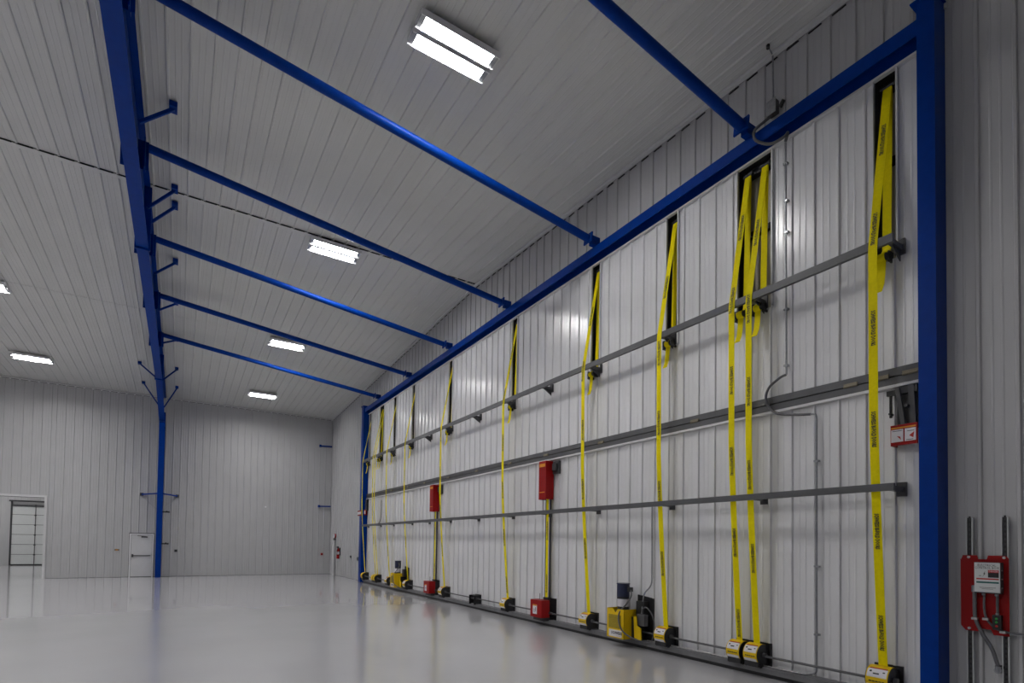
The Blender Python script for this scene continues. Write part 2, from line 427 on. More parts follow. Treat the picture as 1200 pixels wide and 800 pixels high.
dn = {0: 'strap drum at the foot of the first strap, beside the right blue column', 1: 'right drum of the near pair of strap drums',
      2: 'left drum of the near pair of strap drums', 3: 'strap drum just right of the large yellow motor', 4: 'strap drum just left of the large yellow motor',
      5: 'strap drum left of the large red box', 6: 'strap drum right of the small red box', 7: 'strap drum just right of the small far yellow motor',
      8: 'strap drum just left of the small far yellow motor', 9: 'right drum of the far pair of strap drums', 10: 'left drum of the far pair of strap drums',
      11: 'farthest strap drum, against the far blue column'}
def arc(mb, x0, x1, yc, zc, r, a0, a1, t=.004, n=12):
    pts = [(yc + r * math.cos(math.radians(a0 + (a1-a0)*k/n)), zc + r * math.sin(math.radians(a0 + (a1-a0)*k/n))) for k in range(n+1)]
    vs = []
    for y, z in pts:
        dy, dz = (y - yc) / r, (z - zc) / r
        vs += [(x0, y, z), (x1, y, z), (x1, y + dy*t, z + dz*t), (x0, y + dy*t, z + dz*t)]
    fs = []
    for k in range(n):
        for q in range(4): fs.append((4*k+q, 4*k+(q+1)%4, 4*k+4+(q+1)%4, 4*k+4+q))
    fs += [(0,1,2,3), (4*n+3,4*n+2,4*n+1,4*n)]
    mb.add(vs, fs)
def drum(i, x):
    r = empty('strap_drum', (x, .12, .12), 'black ' + dn[i], 'drum', 'strap drums along the door foot')
    hw = .115 if i not in (1, 2, 9, 10) else .105; yc, zc, R = .14, .315, .145
    MB().tube([(x - hw + .01, yc, zc), (x + hw - .01, yc, zc)], .10, 20).build('reel', m_dark, r, smooth=True)
    mb = MB(); arc(mb, x - hw, x + hw, yc, zc, R, -38, 118, .006, 18); mb.build('cover', m_ypaint, r, smooth=True)
    for s in (-1, 1):
        mb = MB(); poly = [(x + s*hw, yc + R*math.cos(math.radians(a)), zc + R*math.sin(math.radians(a))) for a in range(-60, 121, 15)]
        poly += [(x + s*hw, .0, zc + .12), (x + s*hw, .0, .13), (x + s*hw, yc + .07, .13)]
        mb.prism(poly, (s*.008, 0, 0)).build('side_plate', m_black, r)
    B(x - hw - .05, x + hw + .02, -.01, .02, .13, .47).build('mounting_plate', m_black, r)
    MB().box(x - hw, x + hw, .10, .25, .145, .235).build('foot', m_black, r)
    for s in (-1,): MB().tube([(x + s*(hw+.006), yc, zc), (x + s*(hw+.05), yc, zc)], .034, 14).build('hub', m_rail, r)
    if i < 9:
        mb = MB(); arc(mb, x - hw*.9, x + hw*.9, yc, zc, R+.006, 12, 52, .002); mb.build('white_label', m_white, r)
        mb = MB(); arc(mb, x - hw*.9, x + hw*.9, yc, zc, R+.006, -37, -20, .002); mb.build('white_label', m_white, r)
        mb = MB(); arc(mb, x - hw*.82, x + hw*.78, yc, zc, R+.006, 53, 59, .003, 2); mb.build('red_line', m_redink, r)
        mb = MB(); arc(mb, x - hw*.2, x + hw*.35, yc, zc, R+.008, 25, 31, .002, 2)
        arc(mb, x - hw*.7, x - hw*.5, yc, zc, R+.008, 34, 39, .002, 2); arc(mb, x + hw*.5, x + hw*.7, yc, zc, R+.008, 34, 42, .002, 2)
        for k in range(5): arc(mb, x - hw*.75 + k*hw*.3, x - hw*.75 + k*hw*.3 + hw*.24, yc, zc, R+.006, -8, -3, .002, 2)
        mb.build('print_marks', m_ink, r)
for i, x in enumerate(STRAPS): drum(i, x)
MB().tube([(3.0, .14, .30), (23.75, .14, .30)], .017, 8).build('drive_shaft', m_rail)
tag(bpy.data.objects['drive_shaft'], 'long thin steel drive shaft running through the strap drums along the door foot', 'shaft')
r = empty('shaft_bearing', (13.25, .1, .12), 'black steel bearing bracket with no strap, holding the shaft at mid door', 'bracket')
MB().box(13.12, 13.42, -.01, .02, .12, .40).build('back_plate', m_black, r)
MB().box(13.12, 13.13, .0, .22, .13, .38).box(13.41, 13.42, .0, .22, .13, .38).box(13.12, 13.42, .02, .2, .375, .387).build('side_plate', m_black, r)
MB().tube([(13.08, .14, .3), (13.46, .14, .3)], .035, 12).build('bearing', m_dark, r)

# ================================================================== MOTORS
t_logo = text_data('SCHWEISS', .075, .003)
t_doors = text_data('DOORS', .03)
def motor(x, lab, big):
    r = empty('door_motor', (x, .2, .12), lab, 'motor')
    # yellow guard: open-backed box with a notch in the front top edge
    x0, x1, y1, z0, z1 = x - .21, x + .23, .46, .165, .69
    front = [(x0, y1, z0), (x1, y1, z0), (x1, y1, z1), (x - .03+.10, y1, z1), (x + .01, y1, z1 - .07), (x - .05, y1, z1), (x0, y1, z1)]
    MB().prism(front, (0, -.008, 0)).build('guard_front', m_ypaint, r)
    MB().box(x0, x0 + .008, .03, y1, z0, z1).build('guard_side', m_ypaint, r)
    MB().box(x1 - .008, x1, .10, y1, z0, z1).build('guard_side', m_ypaint, r)
    B(x0 + .07, x1 - .05, y1, y1 + .004, z0 + .17, z1 - .11).build('mesh_vent', m_mesh, r)
    lg = B(x0 + .05, x1 - .06, y1, y1 + .004, z0 + .02, z0 + .145).build('logo_plate', m_white, r)
    mb = MB(); put_text(mb, t_logo, (x0 + .175, y1 + .006, z0 + .088), (-1,0,0), (0,0,1), .8, .9); mb.build('logo_lettering', m_ink, lg)
    mb = MB(); put_text(mb, t_doors, (x0 + .125, y1 + .006, z0 + .04), (-1,0,0), (0,0,1), 1, .7); mb.build('small_lettering', m_redink, lg)
    # gearbox and upright motor
    MB().box(x - .18, x + .13, .04, .40, .17, .64).build('gearbox', m_black, r)
    MB().tube([(x + .04, .24, .60), (x + .04, .24, .72)], [.12, .10], 20).build('motor_flange', m_black, r, smooth=True)
    MB().tube([(x + .04, .24, .72), (x + .04, .24, .86)], .108, 24).build('motor_band', m_white, r, smooth=True)
    MB().tube([(x + .04, .24, .86), (x + .04, .24, .90)], .112, 24).build('motor_ring', m_black, r, smooth=True)
    MB().tube([(x + .04, .24, .90), (x + .04, .24, 1.10), (x + .04, .24, 1.135)], [.115, .115, .108], 24).tube([(x + .04, .24, 1.125), (x + .04, .24, 1.145)], .122, 24).build('motor_body', m_navy, r, smooth=True)
    B(x - .17, x - .10, .20, .28, 1.0, 1.08).build('terminal_box', m_black, r)
    MB().prism([(x - .12, .03, .62), (x - .12, .03, .94), (x - .50, .03, .90), (x - .50, .03, .12), (x - .12, .03, .12)], (0, -.03, 0)).build('mounting_plate', m_black, r)
    MB().box(x - .40, x - .21, .03, .16, .58, .84).build('brake_housing', m_black, r)
    MB().prism([(x - .31, .3, .2), (x - .47, .3, .17), (x - .46, .3, .38), (x - .37, .3, .42), (x - .35, .3, .58), (x - .29, .3, .58)], (0, -.02, 0)).build('chain_guard', m_ypaint, r)
    MB().box(x - .29, x - .21, .05, .27, .19, .56).box(x - .285, x - .275, .27, .275, .35, .5).tube([(x - .36, .16, .28), (x - .24, .16, .28)], .10, 18).build('sprocket', m_black, r)
    pts = [(x - .15, .25, 1.05), (x - .22, .29, .95), (x - .18, .36, .80), (x - .10, .47, .62), (x - .12, .48, .42), (x - .22, .45, .28), (x - .40, .34, .18), (x - .56, .2, .165)]
    MB().tube(smooth_path(pts), .014, 8).build('power_cable', m_flex, r)
    if big:
        MB().box(x - .50, x - .32, .16, .25, .42, .62).build('junction_box', m_rail, r)
        MB().tube(smooth_path([(x - .40, .2, .62), (x - .41, .2, .72), (x - .50, .18, .74), (x - .60, .15, .6), (x - .61, .12, .4), (x - .56, .12, .16)]), .012, 8).build('junction_cable', m_flex, r)
def smooth_path(pts, sub=6):
    pts = [Vector(p) for p in pts]; out = []
    for i in range(len(pts) - 1):
        p0, p1, p2, p3 = pts[max(i-1,0)], pts[i], pts[i+1], pts[min(i+2, len(pts)-1)]
        for k in range(sub):
            t = k / sub
            out.append(.5 * ((2*p1) + (p2-p0)*t + (2*p0-5*p1+4*p2-p3)*t*t + (-p0+3*p1-3*p2+p3)*t**3))
    out.append(pts[-1]); return out
motor(7.20, 'large yellow door motor guard with dark blue motor, near half of the door', True)
motor(19.14, 'small far yellow door motor guard with dark blue motor, far half of the door', False)

# ================================================================== RED LATCH UNITS
def latch(x, which):
    r = empty('latch_unit', (x, .2, .12), 'red latch box with white sticker, ' + which, 'latch box', )
    MB().box(x - .20, x + .24, .14, .36, .20, .585).build('red_housing', m_red, r)
    s = B(x - .02, x + .14, .36, .364, .27, .48).build('sticker', m_white, r)
    B(x - .02, x + .14, .364, .366, .45, .48).build('orange_strip', m_orange, s)
    MB().box(x + .02, x + .035, .364, .366, .33, .42).box(x + .05, x + .11, .364, .366, .36, .37).box(x + .05, x + .11, .364, .366, .32, .33).build('print_marks', m_ink, s)
    MB().box(x - .26, x + .20, -.01, .02, .12, .62).build('mounting_plate', m_black, r)
    MB().box(x - .2, x + .2, .02, .30, .128, .20).build('foot', m_black, r)
    MB().tube([(x - .32, .14, .3), (x - .2, .14, .3)], .03, 12).build('hub', m_dark, r)
    MB().tube([(x + .10, .2, .585), (x + .10, .2, .72)], .006, 6).build('antenna', m_black, r)
    MB().box(x - .13, x + .05, .05, .14, .585, .64).build('strap_guide', m_black, r)
    c = empty('latch_cover', (x, .1, 2.85), 'tall red steel cover under the mid hinge, ' + which.split(',')[0], 'cover')
    MB().box(x - .135, x + .135, .235, .245, 2.86, 3.72).box(x - .135, x - .125, .02, .235, 2.86, 3.72).box(x + .125, x + .135, .02, .235, 2.86, 3.72).box(x - .135, x + .135, .02, .245, 3.72, 3.73).build('red_cover', m_red, c)
    B(x - .11, x + .11, .245, .248, 3.60, 3.67).build('warning_sticker', m_orange, c)
    B(x - .10, x + .10, .245, .247, 3.012, 3.03).build('warning_sticker', m_orange, c)
    MB().box(x - .37, x - .15, .0, .06, 3.43, 3.72).box(x - .33, x - .2, .06, .12, 3.5, 3.66).build('side_bracket', m_dark, c)
    s = empty('latch_strap', (x, .1, .6), 'yellow strap between dark guide rods, ' + which, 'strap')
    MB().ribbon([(x - .02, .10, 3.1), (x - .02, .10, .60)], .085).build('webbing', m_yel, s)
    for dx in (-.10, .05): B(x + dx - .006, x + dx + .006, .05, .10, .62, 2.9).build('guide_rod', m_dark, s)
    for zz in (.95, 2.15):
        mb = MB(); put_text(mb, t_strap, (x - .02, .104, zz), (0,0,-1), (-1,0,0), .42 / tw, .85)
        mb.build('printed_lettering', m_ink, s)
latch(9.87, 'large near one, left of the large motor')
latch(16.15, 'small far one, right of the small motor')

# ================================================================== BLUE STEEL
def icolumn(x0, x1, lab, z1):
    r = empty('jamb_column', ((x0+x1)/2, .12, 0), lab, 'column')
    B(x0, x1, .235, .25, 0, z1).build('front_flange', m_blue, r)
    MB().box(x0, x0 + .012, -.03, .235, 0, z1).box(x1 - .012, x1, -.03, .235, 0, z1).build('side_plate', m_blue, r)
    B(x0 - .02, x1 + .05, -.03, .29, z1, z1 + .015).build('cap_plate', m_blue, r)
    B(x0 - .01, x1 + .01, -.01, .27, 0, .012).build('base_plate', m_dark, r)
    return r
icolumn(2.43, 2.60, 'tall blue steel column at the right edge of the hangar door, beside the red control board', 8.06)
icolumn(24.0, 24.32, 'tall blue steel column at the far left edge of the hangar door', 8.02)
r = empty('header_beam', (13.3, .1, DZ), 'long blue steel beam across the top of the hangar door', 'beam')
MB().box(DX0, DX1, .188, .20, 7.735, 7.92).build('front_flange', m_blue, r); B(DX0, DX1, .012, .188, 7.908, 7.92).build('top_plate', m_blue, r); B(DX0, DX1, 0, .012, 7.69, 7.92).build('web', m_blue, r)
B(DX0, DX1, -.03, .07, 7.925, 8.0).build('drip_flashing', m_trim, r)

FY = 8.05
fr = empty('rigid_frame', (29.5, FY, 0), 'blue rigid frame of tall column and long roof rafter, left of the hangar door', 'frame')
def isec(path_in, path_out, fl=.22, name='rafter'):
    """ I-section: inner flange follows path_in, outer flange path_out (x,z), web between """
    n = len(path_in)
    for nm, pth, s in (('inner_flange', path_in, 1), ('outer_flange', path_out, -1)):
        mb = MB()
        for (xa, za), (xb, zb) in zip(pth, pth[1:]): mb.bar((xa, FY, za), (xb, FY, zb), fl, .016, up=(0,0,1) if abs(xb-xa) > abs(zb-za) else (1,0,0))
        mb.build(nm, m_blue, fr)
    poly = [(x, FY - .006, z) for x, z in path_in] + [(x, FY - .006, z) for x, z in reversed(path_out)]
    for i in range(n - 1):
        a, b, c, d = path_in[i], path_in[i+1], path_out[i+1], path_out[i]
        MB().prism([(p[0], FY - .006, p[1]) for p in (a, b, c, d)], (0, .012, 0)).build('web', m_blue, fr)
isec([(30.3, .0), (29.6, 7.30)], [(30.85, .0), (30.85, 8.0)])
def top(x): return ceil_z(x) - .07
isec([(29.6, 7.30), (24.5, 8.0), (XR, 8.05), (2.9, 8.0), (-2.2, 7.30)], [(30.85, top(30.85)), (24.5, top(24.5)), (XR, top(XR)), (2.9, top(2.9)), (-3.4, top(-3.4))])
isec([(-2.2, 7.30), (-2.9, 0)], [(-3.4, 8.0), (-3.4, 0)])
for sx, z in ((24.5, 8.0), (XR, 8.05), (2.9, 8.0)):
    B(sx - .025, sx + .025, FY - .14, FY + .14, z - .05, top(sx)).build('splice_plate', m_blue, fr)
B(29.2, 30.9, FY - .11, FY + .11, 7.28, 7.30).build('splice_plate', m_blue, fr)

TUBES = [4.744, 8.2, 11.62, 15.09, 18.55, 22.1]
tn = ['nearest one', 'second from the near end', 'third from the near end', 'fourth from the near end', 'second from the far end', 'farthest one']
for x, nm in zip(TUBES, tn):
    zr = 8.95
    r = empty('strut_tube', (x, .3, 8.0), 'blue tube from roof rafter to door header, ' + nm, 'strut')
    a = Vector((x, FY - .18, zr)); b = Vector((x, .36, 8.03)); d = (b - a).normalized()
    MB().tube([a, b], .075, 20).build('tube', m_blue, r, smooth=True)
    MB().bar(b - d * .02, b + d * .01, .24, .19).build('end_plate', m_blue, r)
    MB().box(x - .055, x + .055, .10, .30, 7.925, 8.10).build('header_bracket', m_blue, r)
    MB().box(x - .10, x + .10, FY - .13, FY - .11, zr - .42, min(zr + .12, ceil_z(x) - .08)).box(x - .01, x + .01, FY - .18, FY - .01, zr - .42, min(zr + .1, ceil_z(x) - .08)).build('rafter_bracket', m_blue, r)
    MB().box(x - .008, x + .008, FY + .010, FY + .24, zr - .45, zr + .02).build('stiffener', m_blue, r)

# flange braces from the rafter to the ceiling
bn = [10.75, 13.46, 14.12, 16.75, 19.4, 22.6, 26.0, 28.75]
bl = ['nearest one', 'just in front of the ridge', 'just behind the ridge', 'between third farthest and fourth farthest tubes', 'beside the fifth tube', 'beside the farthest tube', 'second from the far end', 'at the far end']
for k, x in enumerate(bn):
    for s in ((-1,) if k < 6 else (-1, 1)):
        side = 'right' if s < 0 else 'left'
        r = empty('flange_brace', (x, FY + s*.1, 8.1), 'blue diagonal brace, rafter to ceiling, %s side, %s' % (side, bl[k]), 'brace')
        zb = 8.80 if k < 6 else (8.35 if k == 6 else 7.80); zt = ceil_z(x) - .09; yt = FY + s * (.56 if s < 0 else .70)
        MB().bar((x, FY + s*.08, zb), (x, yt, zt), .05, .05).build('brace_bar', m_blue, r)
        MB().box(x - .10, x + .10, yt - .05, yt + .07, zt - .02, zt + .07).build('end_plate', m_blue, r)
for s, yt in ((-1, 7.36), (1, 8.80)):
    side = 'right' if s < 0 else 'left'
    r = empty('column_brace', (30.6, FY, 3.9), 'blue horizontal brace on the %s side of the frame column, above the small white door' % side, 'brace')
    MB().bar((30.35, FY + s*.1, 3.99), (L - .06, yt, 3.95), .06, .06).build('brace_bar', m_blue, r)
    MB().box(L - .10, L - .005, yt - .07, yt + .07, 3.88, 4.02).build('end_plate', m_dark, r)
    MB().tube([(30.4, FY + s*.1, 3.2), (L - .04, yt, 3.88)], .006, 5).build('wire', m_galv, r)
for z, nm in ((3.14, 'upper'), (1.60, 'lower')):
    r = empty('pipe_bracket', (L, 7.8, z), '%s dark hose bracket on the far wall beside the frame column' % nm, 'bracket')
    MB().box(L - .25, L - .19, 7.66, 7.95, z - .03, z + .03).build('arm', m_black, r)
    MB().box(L - .25, L, 7.66, 7.69, z - .04, z + .05).box(L - .28, L - .22, 7.74, 7.80, z + .03, z + .06).build('clip', m_black, r)
for z, nm in ((7.19, 'upper'), (3.80, 'lower')):
    r = empty('corner_brace', (L, .3, z), '%s blue horizontal brace in the far corner beside the door wall' % nm, 'brace')
    MB().bar((L - .10, .02, z), (L - .10, .62, z - .02), .06, .07).build('brace_bar', m_blue, r)
    MB().box(L - .13, L + .0, .60, .70, z - .07, z + .05).build('end_plate', m_blue, r)

# ================================================================== CEILING LIGHTS
def light(x, y, lab, grp=None):
    z = ceil_z(x) - .13
    r = empty('ceiling_light', (x, y, z), lab, 'light', grp)
    s = -SL if x > XR else SL
    def T(mb):      # follow the roof slope
        mb.v = [(a, b, c + s * (a - x) ) for a, b, c in mb.v]; return mb
    for k in (-1, 1):
        c = x + k * .155
        T(MB().box(c - .11, c + .11, y - .61, y + .61, z, z + .055)).build('housing', m_house, r)
        T(MB().box(c - .125, c - .11, y - .62, y + .62, z - .045, z + .05).box(c + .11, c + .125, y - .62, y + .62, z - .045, z + .05)).build('reflector_lip', m_house, r)
        T(MB().box(c - .095, c + .095, y - .53, y + .53, z - .012, z)).build('diffuser', m_lamp, r)
        for e in (-1, 1): T(MB().box(c - .11, c + .11, y + e*.535, y + e*.61, z - .018, z)).build('end_cap', m_galv, r)
    T(MB().box(x - .05, x + .05, y - .4, y - .3, z + .0, z + .045).box(x - .05, x + .05, y + .3, y + .4, z, z + .045)).build('cross_bar', m_house, r)
    for yy in (y - .35, y + .35): T(MB().tube([(x, yy, z + .04), (x, yy, z + .13)], .008, 6)).build('hanger', m_galv, r)
ln = {(6.92, 4.0): 'large lit twin panel ceiling light nearest the camera, between the first two blue tubes',
      (13.9, 4.03): 'lit twin panel ceiling light at the ridge beside the third blue tube',
      (20.85, 4.05): 'lit twin panel ceiling light below the ridge beside the fifth blue tube',
      (27.75, 4.02): 'small lit twin panel ceiling light near the far wall, right of the blue frame',
      (27.3, 12.27): 'lit twin panel ceiling light near the far wall, left of the blue frame',
      (20.75, 12.25): 'lit twin panel ceiling light cut by the left edge of the photo'}
for (x, y), lab in ln.items(): light(x, y, lab)
for x, y in ((0.0, 12.2), (13.9, 12.2), (6.9, 12.2), (13.9, 20.2), (27.5, 20.2), (20.8, 20.2), (6.9, 20.2)):
    light(x, y, 'lit twin panel ceiling light outside the photo', 'ceiling lights outside the photo')
for x, y in ((36.5, 16.0), (42.0, 18.0)):  # unseen lamps, added to brighten the next bay
    r = empty('added_bay_light', (x, y, 6.8), 'added lit ceiling light brightening the neighbouring bay, outside the photo', 'light', 'added lights of the neighbouring bay')
    MB().box(x - .25, x + .25, y - .62, y + .62, 6.86, 6.96).build('housing', m_house, r)
    MB().box(x - .22, x + .22, y - .58, y + .58, 6.84, 6.86).build('diffuser', m_lamp, r)

# ================================================================== CONDUITS ON DOOR AND WALL
def conduit(pts, r_, lab, clips=(), name='conduit', m=m_galv, nn=10):
    e = empty(name, pts[0], lab, 'conduit')
    MB().tube(pts, r_, nn).build('pipe', m, e, smooth=True)
    for c in clips: MB().box(c[0] - .03, c[0] + .03, c[1] - .04, c[1] + r_ + .003, c[2] - .012, c[2] + .012).build('clip', m_galv, e)
    return e
conduit([(4.26, .05, 7.60), (4.245, .05, 4.27)], .014, 'thin steel conduit down the upper door leaf right of the near strap pair', [(4.26, .05, 7.3), (4.25, .05, 6.75), (4.25, .05, 6.3), (4.25, .05, 5.2), (4.25, .05, 4.4)])
e = conduit(smooth_path([(4.245, .05, 4.27), (4.33, .07, 4.24), (4.48, .10, 4.12), (4.50, .12, 3.93), (4.36, .11, 3.74), (4.10, .08, 3.67), (3.90, .06, 3.64)]), .018, 'grey flexible conduit looping over the mid hinge of the door', name='flexible_conduit', m=m_flex)
conduit(smooth_path([(3.90, .055, 3.64), (3.84, .05, 3.62), (3.83, .05, 3.5)]) + [Vector((3.83, .05, .34))] + smooth_path([(3.83, .05, .30), (3.84, .07, .2), (3.95, .10, .165), (4.1, .12, .162)])[1:], .014, 'thin steel conduit down the lower door leaf left of the first strap', [(3.83, .05, 3.0), (3.83, .05, 1.6), (3.83, .05, .7)])
conduit([(4.1, .12, .162), (6.75, .12, .162)], .012, 'thin pale conduit lying on the bottom chord between near drums and yellow motor', m=m_bolt)
conduit([(6.73, .05, 2.58), (6.72, .05, 1.25)] + smooth_path([(6.72, .05, 1.2), (6.76, .06, 1.1), (6.86, .10, .95), (6.83, .18, .63)])[1:], .012, 'thin steel conduit dropping to the yellow motor from the lower rail')
conduit([(4.46, .04, ceil_z(4.46) - .02), (4.45, .04, 8.33)], .012, 'thin vertical conduit on the wall above the header, running up to the ceiling')
r = empty('junction_box', (4.45, .05, 8.2), 'grey junction box on the wall just above the blue header beam', 'box')
B(4.39, 4.51, -.005, .09, 8.14, 8.33).build('body', m_rail, r); B(4.38, 4.52, .09, .10, 8.13, 8.34).build('lid', m_galv, r)
MB().tube([(4.33, .07, 8.16), (4.26, .09, 8.21)], .03, 8).build('side_gland', m_black, r)
e = conduit(smooth_path([(4.45, .06, 8.13), (4.52, .17, 8.02), (4.60, .27, 7.90), (4.57, .27, 7.74), (4.42, .16, 7.64), (4.26, .10, 7.66), (4.22, .06, 7.72), (4.26, .05, 7.62)]), .02, 'grey flexible cable looping over the blue header beam from the junction box', name='flexible_conduit', m=m_flex)
r = empty('cable_gland', (4.6, .35, ceil_z(4.6)), 'tiny black fitting on the ceiling above the wall conduit', 'fitting')
MB().tube([(4.42, .22, ceil_z(4.42) - .02), (4.42, .22, ceil_z(4.42) - .07)], .025, 8).build('body', m_black, r)
MB().tube([(4.42, .22, ceil_z(4.42) - .045), (4.46, .04, ceil_z(4.46) - .045)], .01, 8).build('stem', m_galv, r)

# ================================================================== CONTROL BOARD ON THE RIGHT WALL
for x, nm in ((2.228, 'left'), (1.94, 'right')):
    r = empty('strut_channel', (x, .0, 0), '%s perforated steel strut channel standing behind the red control board' % nm, 'channel')
    MB().box(x - .028, x - .02, -.005, .035, .01, 2.19).box(x + .02, x + .028, -.005, .035, .01, 2.19).build('channel_side', m_boxw, r)
    MB().box(x - .02, x + .02, -.005, .012, .01, 2.19).build('channel_back', m_dark, r)
    mb = MB()
    for k in range(42): mb.box(x - .008, x + .008, .012, .016, .05 + k*.052, .075 + k*.052)
    mb.build('slots', m_black, r)
r = empty('control_board', (2.1, .045, 1.4), 'red steel control board on two strut channels, right of the blue column', 'board')
zt, zb, xl, xr_ = 1.80, .97, 2.30, 1.905
poly = [(xr_, .04, zb), (2.03, .04, zb), (2.05, .04, zb + .05), (2.13, .04, zb + .05), (2.14, .04, zb + .02), (xl - .04, .04, zb + .02), (xl, .04, zb + .07), (xl, .04, zt - .07), (xl - .02, .04, zt - .01),
        (2.16, .04, zt - .01), (2.15, .04, zt - .05), (2.08, .04, zt - .05), (2.07, .04, zt - .01), (1.93, .04, zt - .01), (xr_, .04, zt - .04)]
MB().prism(poly, (0, .006, 0)).build('plate', m_red, r)
B(xr_, xl, .046, .052, zt - .062, zt - .052).build('fold', m_red, r)
for x in (2.228, 1.94):
    for z in (zt - .03, zb + .045): MB().tube([(x, .046, z), (x, .058, z)], .014, 8).build('bolt', m_bolt, r)
r = empty('control_box', (2.05, .1, 1.4), 'white electrical control box with printed warning label on the red board', 'control box')
X0, X1, Z0, Z1 = 1.945, 2.155, 1.40, 1.72
B(X0, X1, .053, .14, Z0, Z1).build('case', m_dark, r)
lid = B(X0 + .002, X1 - .004, .14, .152, Z0 + .012, Z1 - .004).build('label_panel', m_boxw, r)
t1 = MB()
put_text(t1, text_data('ELECTRICAL', .034), ((X0+X1)/2, .1535, Z1 - .032), (-1,0,0), (0,0,1), .8)
put_text(t1, text_data('CONTROL BOX', .034), ((X0+X1)/2, .1535, Z1 - .058), (-1,0,0), (0,0,1), .8)
t1.build('title_lettering', m_ink, lid)
B(2.04, 1.955, .1522, .1532, Z1 - .155, Z1 - .105).build('black_panel', m_ink, lid)
B(2.04, 1.955, .1522, .1534, Z1 - .105, Z1 - .078).build('red_panel', m_redink, lid)
t1 = MB(); put_text(t1, text_data('DANGER', .024), (1.997, .1538, Z1 - .092), (-1,0,0), (0,0,1), .75); t1.build('danger_lettering', m_white, lid)
B(2.135, 1.955, .1522, .153, Z1 - .178, Z1 - .164).build('red_stripe', m_redink, lid)
B(2.135, 1.955, .1522, .153, Z1 - .215, Z1 - .198).build('green_stripe', m_green, lid)
MB().box(2.11, 1.98, .1522, .153, Z1 - .262, Z1 - .258).box(2.09, 2.0, .1522, .153, Z1 - .275, Z1 - .272).build('small_print', m_ink, lid)
mb = MB().prism([(2.085, .1522, Z1 - .15), (2.07, .1522, Z1 - .12), (2.078, .1522, Z1 - .12), (2.062, .1522, Z1 - .09), (2.068, .1522, Z1 - .115), (2.06, .1522, Z1 - .115)], (0, .001, 0)).box(2.115, 2.095, .1522, .153, Z1-.142, Z1-.137)
mb.build('shock_symbol', m_ink, lid)
for z in (1.46, 1.55, 1.64): MB().tube([(X0, .11, z), (X0 - .008, .11, z)], .007, 8).build('screw', m_bolt, r)
MB().tube([(2.172, .09, 1.47), (2.172, .09, 1.405)], .024, 10).tube([(2.155, .09, 1.455), (2.185, .09, 1.455)], .02, 10).build('elbow_fitting', m_galv, r)
for x in (2.095, 1.99): MB().tube([(x, .09, 1.40), (x, .09, 1.375)], .016, 10).build('gland', m_galv, r)
def flex(pts, rr, lab, clips=()):
    e = empty('flexible_conduit', pts[0], lab, 'conduit'); MB().tube(smooth_path(pts), rr, 10).build('hose', m_flex, e, smooth=True)
    for c in clips: MB().box(c[0] - .024, c[0] + .024, .05, .10, c[1] - .011, c[1] + .011).build('clamp', m_bolt, e)
    return e
flex([(2.172, .08, 1.40), (2.172, .08, 1.25), (2.165, .08, 1.12), (2.12, .06, .98), (2.05, .045, .84), (2.01, .04, .70), (2.0, .03, .64)], .018, 'thick grey flexible conduit curving down from the control box to the wall', [(2.172, 1.125)])
r = empty('wall_fitting', (2.0, 0, .6), 'round steel cable fitting on the wall below the red board', 'fitting')
MB().tube([(2.005, .03, .60), (2.0, .035, .655)], .026, 12).tube([(2.0, -.01, .61), (2.0, .05, .61)], .032, 12).build('body', m_galv, r)
MB().tube([(1.975, -.01, .645), (1.975, .03, .645)], .022, 12).build('knockout', m_black, r)
flex([(2.095, .07, 1.38), (2.097, .07, 1.25), (2.08, .07, 1.14), (2.02, .06, 1.05), (1.93, .06, 1.015), (1.80, .05, 1.01), (1.55, .04, 1.03)], .011, 'thin grey flexible conduit curving from the control box off to the right', [(2.082, 1.13), (1.945, 1.012)])
flex([(1.99, .07, 1.38), (1.992, .07, 1.28), (1.99, .07, 1.19)], .012, 'short grey flexible conduit between the control box and the push button station')
r = empty('push_button_station', (1.99, .08, 1.1), 'small black push button station with green and red buttons', 'switch')
B(1.955, 2.025, .046, .10, 1.03, 1.18).build('case', m_black, r)
for z, mm in ((1.145, m_glow), (1.11, m_glow), (1.07, m_redink)): MB().tube([(1.99, .10, z), (1.99, .112, z)], .011, 12).build('button', mm, r)
MB().tube([(1.99, .075, 1.18), (1.99, .075, 1.20)], .016, 10).build('gland', m_galv, r)

